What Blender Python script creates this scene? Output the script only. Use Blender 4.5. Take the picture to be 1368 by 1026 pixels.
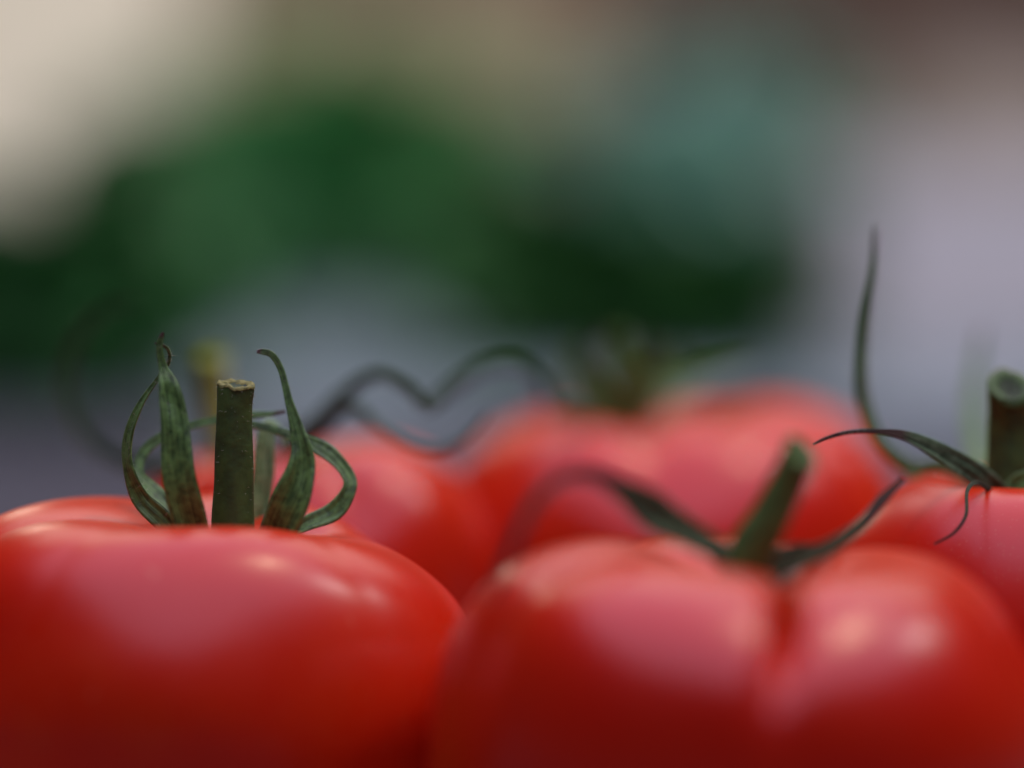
import bpy, bmesh, math, random
from mathutils import Vector, Matrix, noise

scene = bpy.context.scene
for o in list(bpy.data.objects):
    bpy.data.objects.remove(o)
COL = scene.collection
R = math.radians

# ------------------------------------------------------------------ camera
EYE = 0.115                                   # lens height above the tabletop (m)
PITCH = math.atan(273 / 3420)                 # a slight look down
cam_data = bpy.data.cameras.new("camera")
cam_data.lens = 90
cam_data.sensor_width = 36
cam_data.clip_start = 0.01
cam_data.clip_end = 50
cam_data.dof.use_dof = True
cam_data.dof.focus_distance = 0.391
cam_data.dof.aperture_fstop = 2.65
cam = bpy.data.objects.new("camera", cam_data)
cam.location = (0, 0, EYE)
cam.rotation_euler = (math.pi / 2 - PITCH, 0, 0)
COL.objects.link(cam)
scene.camera = cam

# ------------------------------------------------------------------ light
world = bpy.data.worlds.new("World")
scene.world = world
world.use_nodes = True
bg = world.node_tree.nodes["Background"]
bg.inputs["Color"].default_value = (0.75, 0.85, 1.0, 1)
bg.inputs["Strength"].default_value = 0.02

def area(name, loc, target, sx, sy, power, color, shape='RECTANGLE'):
    d = bpy.data.lights.new(name, 'AREA')
    d.shape = shape; d.size = sx; d.size_y = sy
    d.energy = power; d.color = color
    o = bpy.data.objects.new(name, d)
    o.location = loc
    o.rotation_euler = (Vector(target) - Vector(loc)).to_track_quat('-Z', 'Y').to_euler()
    COL.objects.link(o)

def bulb(name, loc, radius, power, color):
    d = bpy.data.lights.new(name, 'POINT')
    d.shadow_soft_size = radius; d.energy = power; d.color = color
    o = bpy.data.objects.new(name, d); o.location = loc
    COL.objects.link(o)

# the wide pale skylight over the stall, a warm bulb and a whiter one beside it
area("skylight", (0.1, 0.17, 1.25), (0.1, 0.171, 0.0), 2.1, 2.40, 30.0, (0.79, 0.66, 1.0), 'ELLIPSE')
area("far_skylight", (0.1, 1.76, 1.25), (0.1, 1.761, 0.0), 1.9, 1.05, 13.5, (1.0, 0.89, 0.84))
bulb("warm_bulb", (0.34, 0.50, 0.95), 0.032, 7.0, (1.0, 0.78, 0.50))
bulb("far_warm_fill", (-0.60, 2.02, 0.68), 0.09, 3.3, (1.0, 0.88, 0.68))  # added fill, no such bulb is seen; brightens the cream board and greens
bulb("white_bulb", (0.80, 0.60, 0.95), 0.045, 7.5, (1.0, 0.93, 0.88))

scene.view_settings.view_transform = 'Standard'
scene.view_settings.look = 'None'
scene.view_settings.exposure = 0.0
scene.view_settings.gamma = 1.0
scene.view_settings.use_curve_mapping = False
scene.cycles.use_denoising = True
scene.cycles.max_bounces = 8

# ------------------------------------------------------------------ helpers
def at(px, py, d):
    """a point d metres away whose direction was measured on the photograph"""
    u = (px - 684) / 3420; v = (513 - py) / 3420
    y = math.cos(PITCH) + v * math.sin(PITCH)
    z = -math.sin(PITCH) + v * math.cos(PITCH)
    return Vector((u * d / y, d, EYE + z * d / y))

def tag(o, label=None, cat=None, group=None, kind=None):
    if label: o["label"] = label
    if cat: o["category"] = cat
    if group: o["group"] = group
    if kind: o["kind"] = kind
    return o

def empty(name, loc):
    o = bpy.data.objects.new(name, None)
    o.empty_display_size = 0.02
    o.location = loc
    COL.objects.link(o)
    return o

def mesh_obj(name, verts, faces, mat, parent=None, uvs=None, smooth=True):
    """verts in world space; stored relative to the thing's base"""
    off = Vector((0, 0, 0))
    p = parent
    while p is not None:
        off += p.location; p = p.parent
    me = bpy.data.meshes.new(name)
    me.from_pydata([tuple(Vector(v) - off) for v in verts], [], faces)
    if uvs:
        lay = me.uv_layers.new(name="UVMap")
        for l in me.loops:
            lay.data[l.index].uv = uvs[l.vertex_index]
    if smooth:
        me.polygons.foreach_set("use_smooth", [True] * len(me.polygons))
    me.materials.append(mat)
    me.update()
    o = bpy.data.objects.new(name, me)
    COL.objects.link(o)
    if parent is not None:
        o.parent = parent
    return o

def spline(pts, n):
    """Catmull-Rom through tuples of any length"""
    P = [pts[0]] + list(pts) + [pts[-1]]
    P[0] = tuple(2 * a - b for a, b in zip(pts[0], pts[1]))
    P[-1] = tuple(2 * a - b for a, b in zip(pts[-1], pts[-2]))
    out = []
    m = len(pts) - 1
    for i in range(n + 1):
        f = i / n * m
        k = min(int(f), m - 1); t = f - k
        a, b, c, d = P[k], P[k + 1], P[k + 2], P[k + 3]
        out.append(tuple(0.5 * (2 * q + (r - p) * t + (2 * p - 5 * q + 4 * r - s) * t * t
                   + (3 * q - p - 3 * r + s) * t ** 3) for p, q, r, s in zip(a, b, c, d)))
    return out

# ------------------------------------------------------------------ materials
def nodes(name):
    m = bpy.data.materials.new(name); m.use_nodes = True
    nt = m.node_tree
    return m, nt, nt.nodes["Principled BSDF"]

def N(nt, kind, **kw):
    n = nt.nodes.new(kind)
    for k, v in kw.items(): setattr(n, k, v)
    return n

def ramp(nt, stops):
    r = N(nt, "ShaderNodeValToRGB")
    el = r.color_ramp.elements
    while len(el) < len(stops): el.new(0.5)
    for e, (p, c) in zip(el, stops):
        e.position = p; e.color = (*c, 1)
    return r

def skin_material(name, seed, tint, rough=0.29):
    m, nt, b = nodes(name)
    tc = N(nt, "ShaderNodeTexCoord")
    mp = N(nt, "ShaderNodeMapping"); mp.inputs["Location"].default_value = (seed, seed * .7, 0)
    nt.links.new(tc.outputs["Object"], mp.inputs["Vector"])
    big = N(nt, "ShaderNodeTexNoise"); big.inputs["Scale"].default_value = 28; big.inputs["Detail"].default_value = 3
    nt.links.new(mp.outputs[0], big.inputs["Vector"])
    lo, mid, hi = tint
    cr = ramp(nt, [(0.30, lo), (0.55, mid), (0.75, hi)])
    nt.links.new(big.outputs["Fac"], cr.inputs[0])
    # tiny pale pores of the skin
    vo = N(nt, "ShaderNodeTexVoronoi"); vo.inputs["Scale"].default_value = 900
    nt.links.new(mp.outputs[0], vo.inputs["Vector"])
    pr = ramp(nt, [(0.0, (1, 1, 1)), (0.16, (0.6, 0.6, 0.6)), (0.26, (0, 0, 0))])
    nt.links.new(vo.outputs["Distance"], pr.inputs[0])
    pm = N(nt, "ShaderNodeMath", operation='MULTIPLY'); pm.inputs[1].default_value = 0.55
    nt.links.new(pr.outputs[0], pm.inputs[0])
    mx = N(nt, "ShaderNodeMix", data_type='RGBA')
    nt.links.new(pm.outputs[0], mx.inputs["Factor"])
    # the skin is more orange round the stem
    uv = N(nt, "ShaderNodeUVMap"); sx = N(nt, "ShaderNodeSeparateXYZ"); nt.links.new(uv.outputs[0], sx.inputs[0])
    sr = N(nt, "ShaderNodeMapRange", interpolation_type='SMOOTHSTEP')
    sr.inputs["From Min"].default_value = 0.30; sr.inputs["From Max"].default_value = 0.06
    sr.inputs["To Max"].default_value = 0.8
    nt.links.new(sx.outputs["Y"], sr.inputs["Value"])
    om = N(nt, "ShaderNodeMix", data_type='RGBA')
    nt.links.new(sr.outputs[0], om.inputs["Factor"]); nt.links.new(cr.outputs[0], om.inputs["A"])
    om.inputs["B"].default_value = (0.50, 0.034, 0.002, 1)
    nt.links.new(om.outputs["Result"], mx.inputs["A"])
    mx.inputs["B"].default_value = (0.50, 0.07, 0.03, 1)
    # a few scattered pale scars
    v2 = N(nt, "ShaderNodeTexVoronoi"); v2.inputs["Scale"].default_value = 95
    wv = N(nt, "ShaderNodeTexNoise"); wv.inputs["Scale"].default_value = 300
    wa = N(nt, "ShaderNodeVectorMath", operation='MULTIPLY_ADD')
    nt.links.new(mp.outputs[0], wv.inputs["Vector"])
    wa.inputs[1].default_value = (0.006, 0.006, 0.006)
    nt.links.new(wv.outputs["Color"], wa.inputs[0]); nt.links.new(mp.outputs[0], wa.inputs[2])
    nt.links.new(wa.outputs[0], v2.inputs["Vector"])
    p2 = ramp(nt, [(0.0, (1, 1, 1)), (0.045, (0.5, 0.5, 0.5)), (0.075, (0, 0, 0))])
    nt.links.new(v2.outputs["Distance"], p2.inputs[0])
    q2 = N(nt, "ShaderNodeMath", operation='MULTIPLY'); q2.inputs[1].default_value = 0.35
    nt.links.new(p2.outputs[0], q2.inputs[0])
    m2 = N(nt, "ShaderNodeMix", data_type='RGBA')
    nt.links.new(q2.outputs[0], m2.inputs["Factor"]); nt.links.new(mx.outputs["Result"], m2.inputs["A"])
    m2.inputs["B"].default_value = (0.62, 0.22, 0.11, 1)
    nt.links.new(m2.outputs["Result"], b.inputs["Base Color"])
    # gloss that is not quite even
    rn = N(nt, "ShaderNodeTexNoise"); rn.inputs["Scale"].default_value = 160; rn.inputs["Detail"].default_value = 5
    nt.links.new(mp.outputs[0], rn.inputs["Vector"])
    rr = N(nt, "ShaderNodeMapRange"); rr.inputs["To Min"].default_value = rough - .05; rr.inputs["To Max"].default_value = rough + .07
    nt.links.new(rn.outputs["Fac"], rr.inputs["Value"])
    nt.links.new(rr.outputs[0], b.inputs["Roughness"])
    fine = N(nt, "ShaderNodeTexNoise"); fine.inputs["Scale"].default_value = 1800; fine.inputs["Detail"].default_value = 3
    nt.links.new(mp.outputs[0], fine.inputs["Vector"])
    bp = N(nt, "ShaderNodeBump"); bp.inputs["Strength"].default_value = 0.045; bp.inputs["Distance"].default_value = 0.0004
    nt.links.new(fine.outputs["Fac"], bp.inputs["Height"])
    b2 = N(nt, "ShaderNodeBump"); b2.inputs["Strength"].default_value = 0.12; b2.inputs["Distance"].default_value = 0.0006
    nt.links.new(big.outputs["Fac"], b2.inputs["Height"]); nt.links.new(bp.outputs[0], b2.inputs["Normal"])
    nt.links.new(b2.outputs[0], b.inputs["Normal"])
    b.inputs["Subsurface Weight"].default_value = 0.25
    b.inputs["Subsurface Radius"].default_value = (1.0, 0.18, 0.06)
    b.inputs["Subsurface Scale"].default_value = 0.004
    b.inputs["IOR"].default_value = 1.46
    return m

def sepal_material(name, dark, light, tip_start=0.90, tip=(0.07, 0.028, 0.016), rough=0.47):
    m, nt, b = nodes(name)
    uv = N(nt, "ShaderNodeUVMap"); sp = N(nt, "ShaderNodeSeparateXYZ")
    nt.links.new(uv.outputs[0], sp.inputs[0])
    tc = N(nt, "ShaderNodeTexCoord")
    # veins run along the length
    mp = N(nt, "ShaderNodeMapping"); mp.inputs["Scale"].default_value = (9, 1.6, 1)
    nt.links.new(uv.outputs[0], mp.inputs["Vector"])
    vn = N(nt, "ShaderNodeTexNoise"); vn.inputs["Scale"].default_value = 2.2; vn.inputs["Detail"].default_value = 4
    nt.links.new(mp.outputs[0], vn.inputs["Vector"])
    sn = N(nt, "ShaderNodeTexNoise"); sn.inputs["Scale"].default_value = 900; sn.inputs["Detail"].default_value = 4
    nt.links.new(tc.outputs["Object"], sn.inputs["Vector"])
    add = N(nt, "ShaderNodeMath", operation='MULTIPLY_ADD'); add.inputs[1].default_value = 0.5
    nt.links.new(sn.outputs["Fac"], add.inputs[0]); 
    hv = N(nt, "ShaderNodeMath", operation='MULTIPLY'); hv.inputs[1].default_value = 0.6
    nt.links.new(vn.outputs["Fac"], hv.inputs[0]); nt.links.new(hv.outputs[0], add.inputs[2])
    cr = ramp(nt, [(0.44, dark), (0.64, light)])
    nt.links.new(add.outputs[0], cr.inputs[0])
    tr = N(nt, "ShaderNodeMapRange"); tr.inputs["From Min"].default_value = tip_start; tr.inputs["From Max"].default_value = min(1.0, tip_start + .05)
    nt.links.new(sp.outputs["Y"], tr.inputs["Value"])
    mx = N(nt, "ShaderNodeMix", data_type='RGBA')
    nt.links.new(tr.outputs[0], mx.inputs["Factor"]); nt.links.new(cr.outputs[0], mx.inputs["A"])
    mx.inputs["B"].default_value = (*tip, 1)
    nt.links.new(mx.outputs["Result"], b.inputs["Base Color"])
    b.inputs["Roughness"].default_value = rough
    b.inputs["Specular IOR Level"].default_value = 0.5 if rough < 0.6 else 0.2
    b.inputs["Sheen Weight"].default_value = 0.10
    b.inputs["Sheen Tint"].default_value = (0.8, 1.0, 0.85, 1)
    bp = N(nt, "ShaderNodeBump"); bp.inputs["Strength"].default_value = 0.7; bp.inputs["Distance"].default_value = 0.0004
    nt.links.new(add.outputs[0], bp.inputs["Height"]); nt.links.new(bp.outputs[0], b.inputs["Normal"])
    return m

def plain(name, c1, c2, scale, rough=0.7, bump=0.2, dist=0.002):
    m, nt, b = nodes(name)
    tc = N(nt, "ShaderNodeTexCoord")
    n = N(nt, "ShaderNodeTexNoise"); n.inputs["Scale"].default_value = scale; n.inputs["Detail"].default_value = 5
    nt.links.new(tc.outputs["Object"], n.inputs["Vector"])
    cr = ramp(nt, [(0.35, c1), (0.65, c2)])
    nt.links.new(n.outputs["Fac"], cr.inputs[0]); nt.links.new(cr.outputs[0], b.inputs["Base Color"])
    b.inputs["Roughness"].default_value = rough
    bp = N(nt, "ShaderNodeBump"); bp.inputs["Strength"].default_value = bump; bp.inputs["Distance"].default_value = dist
    nt.links.new(n.outputs["Fac"], bp.inputs["Height"]); nt.links.new(bp.outputs[0], b.inputs["Normal"])
    return m

M_SEPAL = sepal_material("sepal_green", (0.016, 0.060, 0.007), (0.105, 0.25, 0.050))
M_SEPAL_FRESH = sepal_material("sepal_fresh", (0.030, 0.10, 0.012), (0.12, 0.26, 0.05))
M_STEM_GREEN = plain("stem_fresh", (0.05, 0.11, 0.014), (0.09, 0.17, 0.03), 500, 0.7, 0.4, 0.0004)
M_STEM_MID = plain("stem_mid", (0.030, 0.085, 0.012), (0.060, 0.145, 0.024), 500, 0.6, 0.4, 0.0004)
M_SEPAL_DARK = sepal_material("sepal_dark", (0.010, 0.026, 0.006), (0.040, 0.070, 0.020), 0.9, (0.05, 0.025, 0.014), 0.7)
M_SEPAL_DRY = sepal_material("sepal_drying", (0.014, 0.024, 0.008), (0.050, 0.066, 0.026), 0.62, (0.034, 0.018, 0.012), 0.75)
M_SEPAL_TWO = sepal_material("sepal_half_dry", (0.018, 0.045, 0.014), (0.085, 0.15, 0.07), 0.45, (0.040, 0.022, 0.014), 0.7)
M_SEPAL_LIT = sepal_material("sepal_pale_lit", (0.09, 0.19, 0.06), (0.24, 0.40, 0.17), 0.97)  # paler green puts the light on the sepal behind the stem into its colour
M_STEM = plain("stem_green", (0.020, 0.055, 0.006), (0.042, 0.100, 0.013), 400, 0.7, 0.6, 0.0004)
M_STEM_OLIVE = plain("stem_olive", (0.15, 0.21, 0.012), (0.28, 0.34, 0.03), 300, 0.7, 0.4, 0.0004)
M_CUT = plain("stem_cut", (0.07, 0.085, 0.012), (0.20, 0.20, 0.045), 900, 0.75, 0.8, 0.0005)
M_PITH = plain("stem_pith", (0.010, 0.020, 0.008), (0.05, 0.09, 0.035), 800, 0.8, 0.6, 0.0005)
M_HAIR = plain("plant_hair", (0.26, 0.32, 0.20), (0.40, 0.45, 0.30), 500, 0.5, 0.0)

# ------------------------------------------------------------------ setting
def box(lo, hi):
    x0, y0, z0 = lo; x1, y1, z1 = hi
    v = [(x0,y0,z0),(x1,y0,z0),(x1,y1,z0),(x0,y1,z0),(x0,y0,z1),(x1,y0,z1),(x1,y1,z1),(x0,y1,z1)]
    f = [(0,3,2,1),(4,5,6,7),(0,1,5,4),(1,2,6,5),(2,3,7,6),(3,0,4,7)]
    return v, f

M_TABLE = plain("tabletop_grey", (0.150, 0.215, 0.245), (0.190, 0.265, 0.295), 9, 0.6, 0.1)
M_WALL = plain("wall_brown", (0.11, 0.072, 0.057), (0.19, 0.13, 0.105), 3, 0.9, 0.3)
M_CREAM = plain("cream_board", (0.74, 0.73, 0.60), (0.80, 0.79, 0.66), 6, 0.7, 0.1)
M_FOAM = plain("foam_white", (0.57, 0.59, 0.57), (0.63, 0.65, 0.63), 40, 0.8, 0.2)
M_CARD = plain("carton_beige", (0.44, 0.40, 0.33), (0.50, 0.46, 0.38), 12, 0.85, 0.2)
M_WOOD = plain("crate_wood", (0.40, 0.35, 0.22), (0.49, 0.43, 0.28), 14, 0.8, 0.3)

v, f = box((-1.6, -0.3, -0.03), (1.6, 2.75, 0.0))
tag(mesh_obj("tabletop", v, f, M_TABLE, smooth=False), kind="structure")
v, f = box((-3.0, 3.0, -0.9), (3.0, 3.06, 1.6))
tag(mesh_obj("wall", v, f, M_WALL, smooth=False), kind="structure")

# ------------------------------------------------------------------ background things (all far out of focus)
def leaf_bunch(name, cx, cy, rx, ry, h, n, mat, stem_mat, label, cat, seed, leaf=0.05, stems=7, group=None):
    rnd = random.Random(seed)
    root = empty(name, (cx, cy, 0)); tag(root, label, cat, group)
    V, F = [], []
    for i in range(n):
        a = rnd.uniform(0, 2 * math.pi); q = rnd.random() ** 0.45
        el = rnd.random()
        hh = h * (0.10 + 0.88 * el ** 0.8)
        prof = math.sqrt(max(0.05, 1 - (2 * hh / h - 0.95) ** 2 * 0.85))
        wob = 0.80 + 0.55 * noise.noise(Vector((math.cos(a) * 1.7 + seed, math.sin(a) * 1.7, hh / h * 3)))
        p = Vector((cx + math.cos(a) * rx * q * prof * wob, cy + math.sin(a) * ry * q * prof * wob, max(0.012, hh * wob)))
        out = Vector((math.cos(a) * .8, math.sin(a) * .8, rnd.uniform(-.3, 1.0))).normalized()
        side = out.cross(Vector((rnd.uniform(-.4, .4), rnd.uniform(-.4, .4), 1))).normalized()
        up = side.cross(out).normalized()
        L = leaf * rnd.uniform(.6, 1.2); W = L * rnd.uniform(.28, .42)
        b = len(V)
        V += [p - out * L * .5, p - side * W + up * W * .3, p + side * W + up * W * .3,
              p + out * L * .1 + up * .0, p - side * W * .7 + out * L * .3 + up * W * .2,
              p + side * W * .7 + out * L * .3 + up * W * .2, p + out * L * .6 - up * L * .12]
        for k in range(7):
            if V[b + k].z < 0.004: V[b + k].z = 0.004
        F += [(b, b+3, b+1), (b, b+2, b+3), (b+1, b+3, b+4), (b+2, b+5, b+3), (b+4, b+3, b+6), (b+3, b+5, b+6)]
    tag(mesh_obj("foliage", V, F, mat, root, smooth=False), kind="stuff")
    for i in range(stems):
        a = i / stems * 2 * math.pi + rnd.uniform(-.2, .2)
        pts = [(cx + math.cos(a) * .012, cy + math.sin(a) * .012, 0.002, .0035),
               (cx + math.cos(a) * rx * .25, cy + math.sin(a) * ry * .25, h * .4, .003),
               (cx + math.cos(a) * rx * .55, cy + math.sin(a) * ry * .55, h * .8, .0015)]
        tv, tf, tu = tube(pts, 8, 6)
        mesh_obj("stalk", tv, tf, stem_mat, root, tu)
    return root

def tube(pts, n, seg, wob=0.0, seed=0.0):
    P = spline(pts, n)
    V, F, U = [], [], []
    ref = None
    for i, q in enumerate(P):
        c = Vector(q[:3]); r = q[3]
        t = (Vector(P[min(i + 1, n)][:3]) - Vector(P[max(i - 1, 0)][:3])).normalized()
        if ref is None:
            ref = Vector((1, 0, 0)) if abs(t.x) < .8 else Vector((0, 1, 0))
        s = (ref - t * ref.dot(t)).normalized(); ref = s
        w = t.cross(s)
        for k in range(seg):
            a = 2 * math.pi * k / seg
            rr = r * (1 + wob * (0.5 * math.cos(5 * a + seed) + 0.8 * noise.noise(Vector((math.cos(a) * 1.2 + seed, math.sin(a) * 1.2, i / n * 5)))))
            V.append(c + (s * math.cos(a) + w * math.sin(a)) * rr); U.append((k / seg, i / n))
    for i in range(n):
        for k in range(seg):
            a = i * seg + k; b = i * seg + (k + 1) % seg
            F.append((a, b, b + seg, a + seg))
    F.append(tuple(range(seg - 1, -1, -1)))
    F.append(tuple(n * seg + k for k in range(seg)))
    return V, F, U

# cream board at upper left, carton and foam crate at right, wooden crate in the middle
def leaning_board(name, x0, x1, y, z1, th, lean, mat, label, cat):
    root = empty(name, ((x0 + x1) / 2, y, 0)); tag(root, label, cat)
    v, f = box((x0, y, 0.002), (x1, y + th, z1))
    v = [(a, b + lean * c, c) for a, b, c in v]
    mesh_obj("panel", v, f, mat, root, smooth=False)
    v, f = box((x0 - .012, y - .008, 0.001), (x0 - .0005, y + th + .006, z1 + .01))
    v = [(a, b + lean * c, c) for a, b, c in v]
    mesh_obj("edge_rail", v, f, mat, root, smooth=False)
    v, f = box((x1 + .0005, y - .008, 0.001), (x1 + .012, y + th + .006, z1 + .01))
    v = [(a, b + lean * c, c) for a, b, c in v]
    mesh_obj("edge_rail", v, f, mat, root, smooth=False)
    return root

leaning_board("cream_board", -0.78, -0.325, 2.42, 0.42, 0.012, 0.55, M_CREAM,
              "pale cream board leaning far behind the greens at upper left", "board")

def open_crate(name, x0, x1, y0, y1, h, th, mat, label, cat):
    root = empty(name, ((x0 + x1) / 2, (y0 + y1) / 2, 0)); tag(root, label, cat)
    for nm, lo, hi in (("bottom", (x0, y0, .002), (x1, y1, th)),
                       ("side_wall", (x0, y0, th + .0005), (x0 + th, y1, h)), ("side_wall", (x1 - th, y0, th + .0005), (x1, y1, h)),
                       ("end_wall", (x0 + th + .0005, y0 + .001, th + .0005), (x1 - th - .0005, y0 + th, h - .003)),
                       ("end_wall", (x0 + th + .0005, y1 - th, th + .0005), (x1 - th - .0005, y1 - .001, h - .003))):
        v, f = box(lo, hi)
        mesh_obj(nm, v, f, mat, root, smooth=False)
    return root

open_crate("foam_crate", 0.215, 0.62, 1.62, 1.95, 0.125, 0.02, M_FOAM,
           "pale lavender white foam crate in the blur behind the tomatoes at right", "crate")

def carton(name, x0, x1, y0, y1, h, mat, label):
    root = empty(name, ((x0 + x1) / 2, (y0 + y1) / 2, 0)); tag(root, label, "carton")
    v, f = box((x0, y0, .002), (x1, y1, h))
    mesh_obj("body", v, f, mat, root, smooth=False)
    for xa, xb, s in ((x0, (x0 + x1) / 2 - .002, 1), ((x0 + x1) / 2 + .002, x1, -1)):
        v, f = box((xa, y0 + .002, h + .0005), (xb, y1 - .002, h + .004))
        mesh_obj("flap", v, f, mat, root, smooth=False)
carton("beige_carton", 0.34, 0.80, 2.15, 2.50, 0.205, M_CARD, "greyish beige carton far behind the foam crate at right")

root = empty("wooden_crate", (-0.12, 2.56, 0)); tag(root, "tan wooden slatted crate far behind the greens at top centre", "crate")
for k in range(5):
    z = 0.012 + k * 0.062
    v, f = box((-0.29, 2.44, z), (0.075, 2.452, z + 0.05))
    mesh_obj("slat", v, f, M_WOOD, root, smooth=False)
    v, f = box((-0.29, 2.66, z), (0.075, 2.672, z + 0.05))
    mesh_obj("slat", v, f, M_WOOD, root, smooth=False)
for xx in (-0.29, 0.05):
    v, f = box((xx, 2.4525, 0.001), (xx + .025, 2.6595, 0.312))
    mesh_obj("end_panel", v, f, M_WOOD, root, smooth=False)

M_LEAF_MID = plain("leaf_mid", (0.070, 0.33, 0.095), (0.12, 0.44, 0.16), 30, 0.6, 0.1)
M_LEAF_DARK = plain("leaf_dark", (0.032, 0.16, 0.030), (0.060, 0.23, 0.052), 30, 0.6, 0.1)
M_LEAF_LOW = plain("leaf_low", (0.045, 0.21, 0.050), (0.08, 0.29, 0.085), 30, 0.6, 0.1)
M_LEAF_TEAL = plain("leaf_teal", (0.32, 0.60, 0.50), (0.42, 0.70, 0.60), 30, 0.6, 0.1)
M_STALK = plain("stalk", (0.03, 0.08, 0.02), (0.06, 0.14, 0.04), 40, 0.6, 0.1)

leaf_bunch("leafy_bunch", -0.165, 2.15, 0.215, 0.12, 0.225, 2400, M_LEAF_MID, M_STALK,
           "blurred mid green leafy bunch below the cream board", "greens", 3)
leaf_bunch("leafy_bunch", -0.240, 1.26, 0.120, 0.10, 0.116, 1200, M_LEAF_LOW, M_STALK,
           "low green leafy bunch at the left edge, nearest of the greens", "greens", 5)
leaf_bunch("leafy_bunch", 0.066, 1.45, 0.135, 0.10, 0.104, 1300, M_LEAF_DARK, M_STALK,
           "very dark green leafy bunch just above the middle tomato", "greens", 8)
leaf_bunch("leafy_bunch", 0.162, 2.06, 0.142, 0.09, 0.212, 1500, M_LEAF_TEAL, M_STALK,
           "bluish teal green leafy bunch behind the dark greens", "greens", 11)

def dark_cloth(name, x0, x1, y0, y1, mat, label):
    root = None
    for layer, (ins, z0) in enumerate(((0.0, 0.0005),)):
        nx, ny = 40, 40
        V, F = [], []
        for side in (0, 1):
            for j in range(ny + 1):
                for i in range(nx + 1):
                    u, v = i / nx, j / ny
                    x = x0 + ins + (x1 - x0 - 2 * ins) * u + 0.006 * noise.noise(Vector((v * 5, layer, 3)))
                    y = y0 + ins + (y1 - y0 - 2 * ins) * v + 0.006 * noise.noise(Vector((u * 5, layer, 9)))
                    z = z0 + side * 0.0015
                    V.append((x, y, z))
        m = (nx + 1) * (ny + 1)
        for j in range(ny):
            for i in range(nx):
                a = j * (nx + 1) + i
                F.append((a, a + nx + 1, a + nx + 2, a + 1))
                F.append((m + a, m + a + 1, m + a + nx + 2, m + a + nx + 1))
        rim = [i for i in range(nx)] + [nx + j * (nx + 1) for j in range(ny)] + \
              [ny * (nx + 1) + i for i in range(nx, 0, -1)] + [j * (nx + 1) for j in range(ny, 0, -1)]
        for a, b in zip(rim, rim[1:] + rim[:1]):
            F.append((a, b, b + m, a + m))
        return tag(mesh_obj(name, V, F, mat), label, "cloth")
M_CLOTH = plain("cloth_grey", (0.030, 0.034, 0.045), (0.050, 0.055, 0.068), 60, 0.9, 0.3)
dark_cloth("dark_cloth", -0.60, 0.55, -0.22, 1.14, M_CLOTH, "dark grey cloth seen at the left edge, extended unseen under the tomatoes to dim reflections")  # unseen reach under the fruit is added to darken reflections in their sides

# ------------------------------------------------------------------ tomatoes
def wrap(a):
    return (a + math.pi) % (2 * math.pi) - math.pi

def sstep(a, b, x):
    t = min(1, max(0, (x - a) / (b - a))); return t * t * (3 - 2 * t)

def fruit(root, c, rx, ry, H, grooves, dimple, dimple_r, hub, mat, seed, tilt=(0, 0), nt=120, npz=320, lobes=()):
    """lobed tomato; grooves: (angle deg, depth, width deg), angle 0 = +x, 90 = away from the lens.
       lobes: (angle deg, extra rim height m, width deg); hub: stem hollow offset from the middle"""
    V, F, U = [], [], []
    for i in range(nt + 1):
        t = math.pi * (i / nt)
        s, co = math.sin(t), math.cos(t)
        rad = max(0.0, s) ** 0.72
        zc = math.copysign(abs(co) ** 0.80, co)
        for k in range(npz):
            ph = 2 * math.pi * k / npz
            g = 0
            for (a, d, w, *fd) in grooves:
                x = wrap(ph - R(a + (fd[2] * (1 - co) if len(fd) > 2 else 0))) / R(w)
                fade = sstep(fd[0], fd[1], co) ** 1.8 if fd else sstep(-0.05, 0.62, co)
                g += fade * d * (0.6 * math.exp(-x * x) + 0.4 / (1 + (x / 0.28) ** 2) * math.exp(-x * x))
            l = sum(hh * math.exp(-(wrap(ph - R(a)) / R(w)) ** 2) for a, hh, w in lobes)
            top = sstep(-0.9, 0.75, co)
            core = sstep(0.05, 0.45, rad)
            gf = g * core
            n1 = noise.noise(Vector((math.cos(ph) * s * 1.3 + seed, math.sin(ph) * s * 1.3, co * 1.3)))
            rr = rad * (1 - 0.75 * gf) * (1 + 0.045 * n1)
            z = H * (0.5 + 0.5 * zc)
            if co > 0:
                z -= dimple * math.exp(-(rad / dimple_r) ** 2)
                z -= 0.40 * H * gf * sstep(0.0, 0.8, co)
                z += l * sstep(0.0, 0.7, co) * core
            else:
                z += 0.006 * math.exp(-(rad / 0.3) ** 2)
            z += 0.0012 * n1
            hw = math.exp(-(rad / 0.55) ** 2) if co > 0 else 0
            x = rr * rx * math.cos(ph) + hub[0] * hw
            y = rr * ry * math.sin(ph) + hub[1] * hw
            z += (tilt[0] * x + tilt[1] * y) * sstep(-0.6, 0.6, co)
            V.append((c[0] + x, c[1] + y, z)); U.append((k / npz, i / nt))
    for i in range(nt):
        for k in range(npz):
            a = i * npz + k; b = i * npz + (k + 1) % npz
            F.append((a, a + npz, b + npz, b))
    return mesh_obj("fruit", V, F, mat, root, U)

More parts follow.
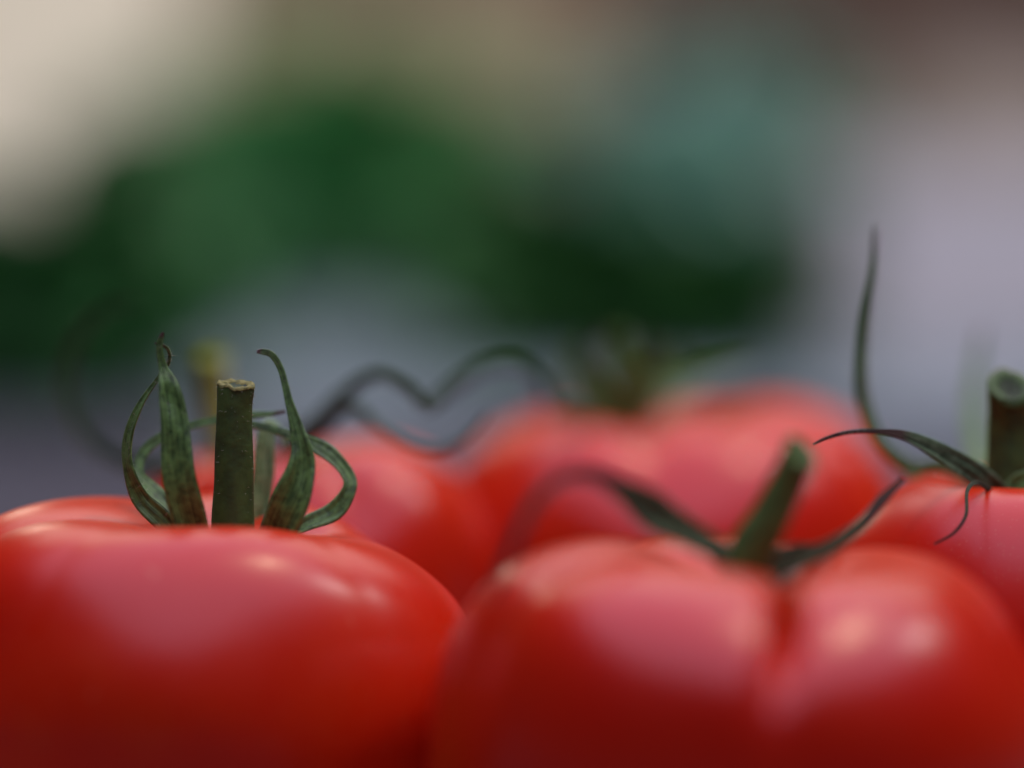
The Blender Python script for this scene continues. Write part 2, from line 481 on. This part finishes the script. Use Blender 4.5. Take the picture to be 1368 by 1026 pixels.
def sepal(root, pts, mat, facing=(0, -1, 0.15), facing_end=None, curl=0.25, th=0.00035, n=44, seed=0.0, name="sepal"):
    """ribbon with a gutter-shaped section; pts: (px, py, distance, width in px)"""
    raw = []
    for px, py, d, w in pts:
        p = at(px, py, d); raw.append((p.x, p.y, p.z, w * d / 3420))
    P = spline(raw, n)
    f0 = Vector(facing).normalized(); f1 = Vector(facing_end or facing).normalized()
    m = 9
    V, F, U = [], [], []
    for i, q in enumerate(P):
        c = Vector(q[:3]); w = max(q[3], 0.00022)
        t = (Vector(P[min(i + 1, n)][:3]) - Vector(P[max(i - 1, 0)][:3])).normalized()
        fc = f0.lerp(f1, i / n)
        side = t.cross(fc).normalized()
        nor = side.cross(t).normalized()
        tw = 0.35 * noise.noise(Vector((i / n * 3.0, seed * 3.1, 0.5)))
        side, nor = side * math.cos(tw) + nor * math.sin(tw), nor * math.cos(tw) - side * math.sin(tw)
        for layer in (0, 1):
            for k in range(m):
                a = -1 + 2 * k / (m - 1)
                dep = curl * w * (a * a) + 0.05 * w * math.cos(a * 9) + 0.16 * w * noise.noise(Vector((i / n * 9, a * 1.6, seed * 2.3)))
                wav = 1 + 0.18 * noise.noise(Vector((i / n * 7, seed + (a > 0) * 5, 1.0)))
                edge = th * (1 - 0.75 * a * a)
                V.append(c + side * (a * 0.5 * w * wav) + nor * (dep + (edge if layer else -edge) * min(1, w / 0.0012)))
                U.append((k / (m - 1), i / n))
    s = 2 * m
    for i in range(n):
        b = i * s
        for k in range(m - 1):
            F.append((b + k, b + k + 1, b + s + k + 1, b + s + k))
            F.append((b + m + k + 1, b + m + k, b + s + m + k, b + s + m + k + 1))
        F.append((b, b + s, b + s + m, b + m))
        F.append((b + m - 1, b + 2 * m - 1, b + s + 2 * m - 1, b + s + m - 1))
    F.append(tuple(range(m)) + tuple(range(2 * m - 1, m - 1, -1)))
    e = n * s
    F.append(tuple(e + k for k in range(m - 1, -1, -1)) + tuple(e + k for k in range(m, 2 * m)))
    o = mesh_obj(name, V, F, mat, root, U)
    return o, [(Vector(q[:3]), q[3], t_) for q, t_ in zip(P, [i / n for i in range(n + 1)])]

def stem(root, pts, mat, cut=M_CUT, pith=M_PITH, seed=0.0, face=None, ragged=0.0006, seg=40, n=40):
    """woody stalk with a cut end; pts (px, py, distance, width px); face = direction the cut looks to"""
    raw = []
    for px, py, d, w in pts:
        p = at(px, py, d); raw.append((p.x, p.y, p.z, w * d / 3420 / 2))
    V, F, U = tube(raw, n, seg, 0.07, seed)
    F = F[:-1]                                      # the cut end closes it
    ring = [Vector(x) for x in V[-seg:]]
    cen = sum(ring, Vector()) / seg
    ax = (cen - sum((Vector(x) for x in V[-2 * seg:-seg]), Vector()) / seg).normalized()
    fd = Vector(face).normalized() if face else ax
    r = raw[-1][3]
    # slant the last rings to the cutting plane
    new = []
    for k, v in enumerate(ring):
        off = v - cen
        slide = -off.dot(fd) / max(0.25, ax.dot(fd))
        j = ragged * (noise.noise(Vector((k / seg * 14, seed, 2))) )
        new.append(v + ax * (slide + j))
    V[-seg:] = new
    o = mesh_obj("stem", V, F, mat, root, U)
    # cut face: rim band, then a sunken pith
    CV, CF = [], []
    levels = [(1.035, -0.06), (1.03, 0.05), (0.86, 0.09), (0.66, 0.0), (0.60, -0.10)]
    for s_, h_ in levels:
        for k in range(seg):
            jag = ragged * .5 * noise.noise(Vector((k / seg * 22, s_ * 4, seed)))
            CV.append(cen + (new[k] - cen) * s_ + ax * (h_ * r + jag))
    for i in range(len(levels) - 1):
        for k in range(seg):
            a = i * seg + k; b = i * seg + (k + 1) % seg
            CF.append((a, b, b + seg, a + seg))
    mesh_obj("cut_rim", CV, CF, cut, o)
    PV, PF = [], []
    lv = [(0.63, -0.06), (0.45, -0.16), (0.2, -0.24)]
    for s_, h_ in lv:
        for k in range(seg):
            PV.append(cen + (new[k] - cen) * s_ + ax * (h_ * r + ragged * .4 * noise.noise(Vector((k / seg * 18, s_ * 5, seed + 3)))))
    for i in range(len(lv) - 1):
        for k in range(seg):
            a = i * seg + k; b = i * seg + (k + 1) % seg
            PF.append((a, b, b + seg, a + seg))
    PV.append(cen + ax * (-0.26 * r)); q = len(PV) - 1
    for k in range(seg):
        PF.append(((len(lv) - 1) * seg + k, (len(lv) - 1) * seg + (k + 1) % seg, q))
    mesh_obj("pith", PV, PF, pith, o)
    return o

def hairs(part, n, length, seed, lo=0.0, hi=1.0, edge_only=False):
    """fine plant hairs standing on a part's surface"""
    rnd = random.Random(seed)
    off = Vector((0, 0, 0)); p = part
    while p is not None:
        off += p.location; p = p.parent
    me = part.data
    polys = [p for p in me.polygons]
    uv = me.uv_layers[0].data
    V, F = [], []
    tries = 0
    while len(F) < 3 * n and tries < n * 60:
        tries += 1
        p = rnd.choice(polys)
        u, v = uv[p.loop_indices[0]].uv
        if not (lo <= v <= hi): continue
        if edge_only and 0.15 < u < 0.85: continue
        c = Vector(p.center) + off; nn = Vector(p.normal)
        d = (nn + Vector((rnd.uniform(-.5, .5), rnd.uniform(-.5, .5), rnd.uniform(-.4, .4)))).normalized()
        L = length * rnd.uniform(.4, 1.25); r = 0.000032
        s = d.orthogonal().normalized(); w = d.cross(s)
        b = len(V)
        V += [c + s * r, c + (w * .87 - s * .5) * r, c - (w * .87 + s * .5) * r, c + d * L + Vector((0, 0, -L * .15))]
        F += [(b, b + 1, b + 3), (b + 1, b + 2, b + 3), (b + 2, b, b + 3)]
    o = mesh_obj("hairs", V, F, M_HAIR, part)
    tag(o, kind="stuff")

TINTS = [((0.470, 0.0086, 0.001), (0.515, 0.0170, 0.001), (0.560, 0.0364, 0.001)),
         ((0.448, 0.0061, 0.001), (0.504, 0.0145, 0.001), (0.538, 0.0389, 0.001)),
         ((0.470, 0.0072, 0.001), (0.515, 0.0145, 0.001), (0.538, 0.0267, 0.001)),
         ((0.504, 0.0078, 0.001), (0.538, 0.0144, 0.001), (0.571, 0.0275, 0.001)),
         ((0.504, 0.0104, 0.001), (0.560, 0.0196, 0.001), (0.594, 0.0326, 0.001))]
M_SK = [skin_material("tomato_skin_%s" % s, i * 3.7 + 1.3, TINTS[i]) for i, s in enumerate(("a", "b", "c", "d", "e"))]
GROUP = "ripe tomatoes on the table"

# --- the sharp tomato at left
A = empty("tomato", (-0.0500, 0.390, 0))
tag(A, "sharpest tomato, at left, with upright stem and tall sepals curling round it", "tomato", GROUP)
fruit(A, (-0.0500, 0.390), 0.0447, 0.039, 0.0686, [(-40, 0.015, 20), (30, 0.07, 20), (118, 0.05, 18), (195, 0.06, 18), (-118, .01, 16)],
      0.0100, 0.41, (0.0077, 0.001), M_SK[0], 1.0, tilt=(-0.045, 0.025), lobes=[(6, -0.0030, 36), (-70, 0.0008, 30)])
st = stem(A, [(312, 760, .390, 62), (312, 700, .390, 57), (313, 620, .390, 51), (314, 545, .390, 48), (316, 514, .390, 49)], M_STEM, seed=2.0, face=(0.1, -.12, 1))
hairs(st, 170, 0.0006, 1)
s1, _ = sepal(A, [(266, 745, .386, 50), (256, 705, .384, 46), (241, 640, .383, 45), (233, 565, .384, 38), (227, 520, .385, 29), (218, 492, .386, 13), (213, 468, .386, 9), (214, 455, .386, 8), (218, 444, .386, 4)], M_SEPAL, (0.2, -1, 0.1), seed=1)
hairs(s1, 163, 0.0011, 2, .1, .8, True)
s2, _ = sepal(A, [(250, 735, .388, 30), (222, 697, .389, 30), (190, 665, .390, 27), (172, 620, .390, 17), (174, 578, .390, 15), (190, 538, .390, 9), (212, 505, .390, 6), (226, 482, .389, 5), (224, 465, .388, 5), (207, 458, .387, 3)], M_SEPAL, (-0.7, -1, 0.2), (-.4, -1, .1), seed=2)
hairs(s2, 187, 0.0013, 3, .1, .9, True)
s3, _ = sepal(A, [(258, 735, .393, 40), (232, 690, .394, 38), (200, 655, .396, 26), (184, 632, .397, 14), (196, 600, .399, 14), (235, 577, .400, 13), (290, 562, .400, 12), (340, 555, .400, 9), (362, 553, .400, 7), (382, 549, .400, 4)], M_SEPAL, (0.5, -1, 0.6), (0, -1, .4), seed=3)
hairs(s3, 140, 0.0011, 4, .05, .8)
s4, _ = sepal(A, [(360, 740, .386, 60), (376, 705, .384, 58), (397, 655, .383, 47), (404, 610, .384, 34), (397, 572, .385, 19), (386, 535, .386, 11), (376, 495, .387, 9), (364, 475, .387, 9), (352, 470, .387, 8), (343, 470, .387, 4)], M_SEPAL, (-0.25, -1, 0.1), seed=4)
hairs(s4, 140, 0.0011, 5, .1, .8, True)
s5, _ = sepal(A, [(370, 722, .391, 18), (405, 703, .392, 22), (445, 687, .393, 27), (466, 655, .394, 20), (462, 632, .395, 19), (440, 608, .396, 22), (412, 592, .397, 18), (372, 576, .398, 12), (340, 568, .399, 10), (318, 566, .399, 4)], M_SEPAL, (0.1, -1, 0.9), (0, -1, .3), seed=5)
hairs(s5, 187, 0.0011, 6, .05, .9)
s6, _ = sepal(A, [(342, 745, .400, 30), (345, 700, .401, 30), (348, 640, .402, 30), (352, 590, .403, 28), (362, 568, .404, 18), (376, 580, .405, 8), (384, 598, .405, 4)], M_SEPAL_LIT, (0.4, -.6, 0.6), seed=6)

# --- the big blurred tomato in front
B = empty("tomato", (0.0325, 0.350, 0))
tag(B, "large blurred tomato in front at right, deep crease below its leaning stem", "tomato", GROUP)
fruit(B, (0.0325, 0.350), 0.0440, 0.040, 0.0668, [(-84, 0.27, 3.4, 0.12, 0.95, -11), (-85, 0.05, 16, 0.35, 0.92), (-15, 0.03, 18), (60, 0.08, 18), (140, 0.07, 18), (205, 0.06, 18)],
      0.0095, 0.36, (0.0035, 0.003), M_SK[1], 7.0, lobes=[(195, 0.002, 35)], tilt=(-0.045, 0))
stem(B, [(985, 790, .353, 60), (1003, 740, .352, 62), (1030, 690, .351, 55), (1054, 640, .350, 48), (1070, 606, .349, 49)], M_STEM_MID, M_STEM_MID, M_STEM_GREEN, seed=5.0, face=(.6, -.55, .6))
sepal(B, [(1000, 760, .352, 30), (950, 730, .351, 34), (905, 708, .350, 44), (870, 685, .348, 56), (832, 655, .346, 34), (795, 637, .344, 22), (750, 640, .342, 16), (712, 675, .339, 15), (684, 735, .336, 14), (655, 800, .333, 9)], M_SEPAL_TWO, (0.1, -1, .4), (0, -1, .2), seed=7)
sepal(B, [(1022, 768, .353, 26), (1068, 748, .357, 24), (1110, 729, .362, 20), (1148, 702, .368, 17), (1178, 668, .373, 14), (1206, 640, .377, 7)], M_SEPAL_DRY, (0, -1, .15), seed=8)
sepal(B, [(1018, 768, .356, 40), (1050, 748, .360, 36), (1085, 738, .363, 22), (1112, 735, .365, 8)], M_SEPAL_DRY, (0, -1, .15), seed=9)
sepal(B, [(985, 752, .356, 22), (955, 738, .364, 20), (930, 735, .370, 14), (905, 742, .373, 6)], M_SEPAL_DRY, (0, -1, .15), seed=10)

# --- the half seen tomato at the right edge
E = empty("tomato", (0.0890, 0.412, 0))
tag(E, "tomato cut off by the right edge, with hollow thick stem", "tomato", GROUP)
fruit(E, (0.0890, 0.412), 0.0390, 0.037, 0.0705, [(-60, 0.004, 20), (20, 0.06, 18), (100, 0.05, 20), (160, 0.05, 18), (-130, .008, 18)],
      0.0100, 0.36, (-0.008, 0.000), M_SK[2], 13.0)
stem(E, [(1350, 700, .410, 66), (1348, 640, .410, 63), (1349, 570, .410, 58), (1350, 518, .408, 58)], M_STEM, M_STEM_MID, seed=9.0, face=(.15, -.75, .8))
e1, _ = sepal(E, [(1330, 660, .402, 34), (1302, 634, .400, 33), (1262, 608, .398, 28), (1222, 588, .397, 19), (1185, 578, .396, 10), (1140, 577, .395, 6), (1105, 585, .394, 5), (1086, 594, .393, 3)], M_SEPAL_TWO, (0, -1, .35), seed=11)
hairs(e1, 140, 0.0011, 8, .1, .9, True)
sepal(E, [(1320, 660, .418, 44), (1268, 636, .421, 46), (1222, 628, .423, 26), (1180, 596, .424, 17), (1156, 550, .425, 20), (1149, 500, .425, 20), (1156, 430, .425, 15), (1168, 360, .425, 9), (1171, 302, .425, 4)], M_SEPAL, (-.1, -1, .5), (0.3, -1, 0), seed=12)
sepal(E, [(1332, 664, .398, 9), (1306, 645, .392, 7), (1292, 656, .387, 5), (1290, 688, .383, 5), (1274, 712, .381, 4), (1248, 727, .380, 3)], M_SEPAL_DRY, (0, -1, .2), seed=13)
sepal(E, [(1330, 660, .436, 24), (1305, 610, .452, 26), (1298, 560, .462, 24), (1302, 500, .470, 16), (1312, 440, .475, 6)], M_SEPAL, (0, -1, .2), seed=14)
sepal(E, [(1350, 655, .402, 24), (1400, 630, .399, 26), (1450, 640, .396, 18), (1490, 680, .392, 5)], M_SEPAL, (0, -.8, .7), seed=15)

# --- the tomato behind in the middle
C = empty("tomato", (0.0320, 0.515, 0))
tag(C, "large two humped tomato behind, in the middle, blurred", "tomato", GROUP)
fruit(C, (0.0320, 0.515), 0.0490, 0.041, 0.0714, [(-98, 0.10, 24), (-20, 0.10, 16), (50, 0.06, 18), (100, 0.08, 20), (165, 0.06, 18)],
      0.0120, 0.38, (-0.002, 0.000), M_SK[3], 21.0, lobes=[(25, 0.004, 50)])
stem(C, [(838, 600, 0.515, 42), (834, 540, 0.515, 40), (828, 490, 0.516, 34), (820, 450, 0.517, 32)], M_STEM_GREEN, M_STEM_GREEN, M_STEM_GREEN, seed=12.0)
sepal(C, [(850, 570, 0.513, 40), (885, 525, 0.511, 42), (930, 508, 0.509, 30), (970, 494, 0.507, 18), (1005, 482, 0.505, 6)], M_SEPAL_FRESH, (0, -.6, 1), seed=16)
sepal(C, [(840, 570, 0.513, 40), (850, 525, 0.510, 40), (872, 496, 0.508, 30), (872, 468, 0.507, 14), (862, 455, 0.507, 5)], M_SEPAL_FRESH, (0, -1, .3), seed=17)
sepal(C, [(815, 570, 0.515, 40), (785, 530, 0.515, 40), (768, 502, 0.515, 30), (770, 476, 0.515, 16), (788, 462, 0.515, 5)], M_SEPAL_FRESH, (0, -1, .3), seed=18)
sepal(C, [(830, 570, 0.525, 40), (880, 530, 0.535, 40), (915, 510, 0.541, 28), (900, 475, 0.543, 6)], M_SEPAL_FRESH, (0, -1, .3), seed=19)
sepal(C, [(800, 570, .508, 26), (770, 556, .495, 22), (738, 548, .480, 17), (716, 510, .470, 16), (685, 487, .464, 16), (640, 495, .460, 16), (600, 522, .458, 14), (565, 548, .457, 7)], M_SEPAL_DARK, (0, -1, .4), seed=20)

# --- the tomato behind the sharp one
D = empty("tomato", (-0.0370, 0.470, 0))
tag(D, "smaller blurred tomato half hidden behind the sharp left one", "tomato", GROUP)
fruit(D, (-0.0370, 0.470), 0.0355, 0.033, 0.0690, [(-70, 0.07, 20), (10, 0.06, 18), (80, 0.06, 18), (150, 0.06, 18), (215, 0.06, 18)],
      0.0080, 0.36, (-0.008, 0.0), M_SK[4], 33.0, tilt=(0.06, 0))
stem(D, [(312, 660, .470, 40), (303, 600, .470, 38), (292, 540, .471, 36), (284, 478, .471, 38)], M_STEM_OLIVE, cut=M_STEM_OLIVE, pith=M_STEM_OLIVE, seed=15.0, face=(-.1, -.4, 1))
sepal(D, [(300, 640, .466, 26), (240, 632, .463, 26), (170, 620, .462, 18), (118, 592, .464, 17), (90, 540, .466, 16), (92, 480, .467, 14), (115, 435, .468, 12), (150, 410, .468, 9), (180, 406, .456, 5)], M_SEPAL_DARK, (0.5, -1, .2), seed=21)
sepal(D, [(350, 625, .464, 30), (395, 592, .456, 32), (430, 562, .449, 24), (462, 526, .444, 20), (505, 503, .440, 15), (545, 520, .438, 15), (572, 546, .436, 13), (598, 530, .436, 12), (628, 505, .436, 6)], M_SEPAL_DARK, (0, -1, .5), seed=22)
sepal(D, [(360, 625, .462, 26), (420, 585, .452, 26), (465, 545, .444, 20), (500, 566, .440, 13), (540, 592, .437, 10), (585, 603, .435, 10), (625, 582, .434, 9), (652, 553, .434, 5)], M_SEPAL_DARK, (0, -1, .5), seed=23)
sepal(D, [(320, 640, .482, 28), (350, 610, .492, 26), (380, 595, .500, 18), (410, 600, .504, 5)], M_SEPAL_DARK, (0, -1, .5), seed=24)
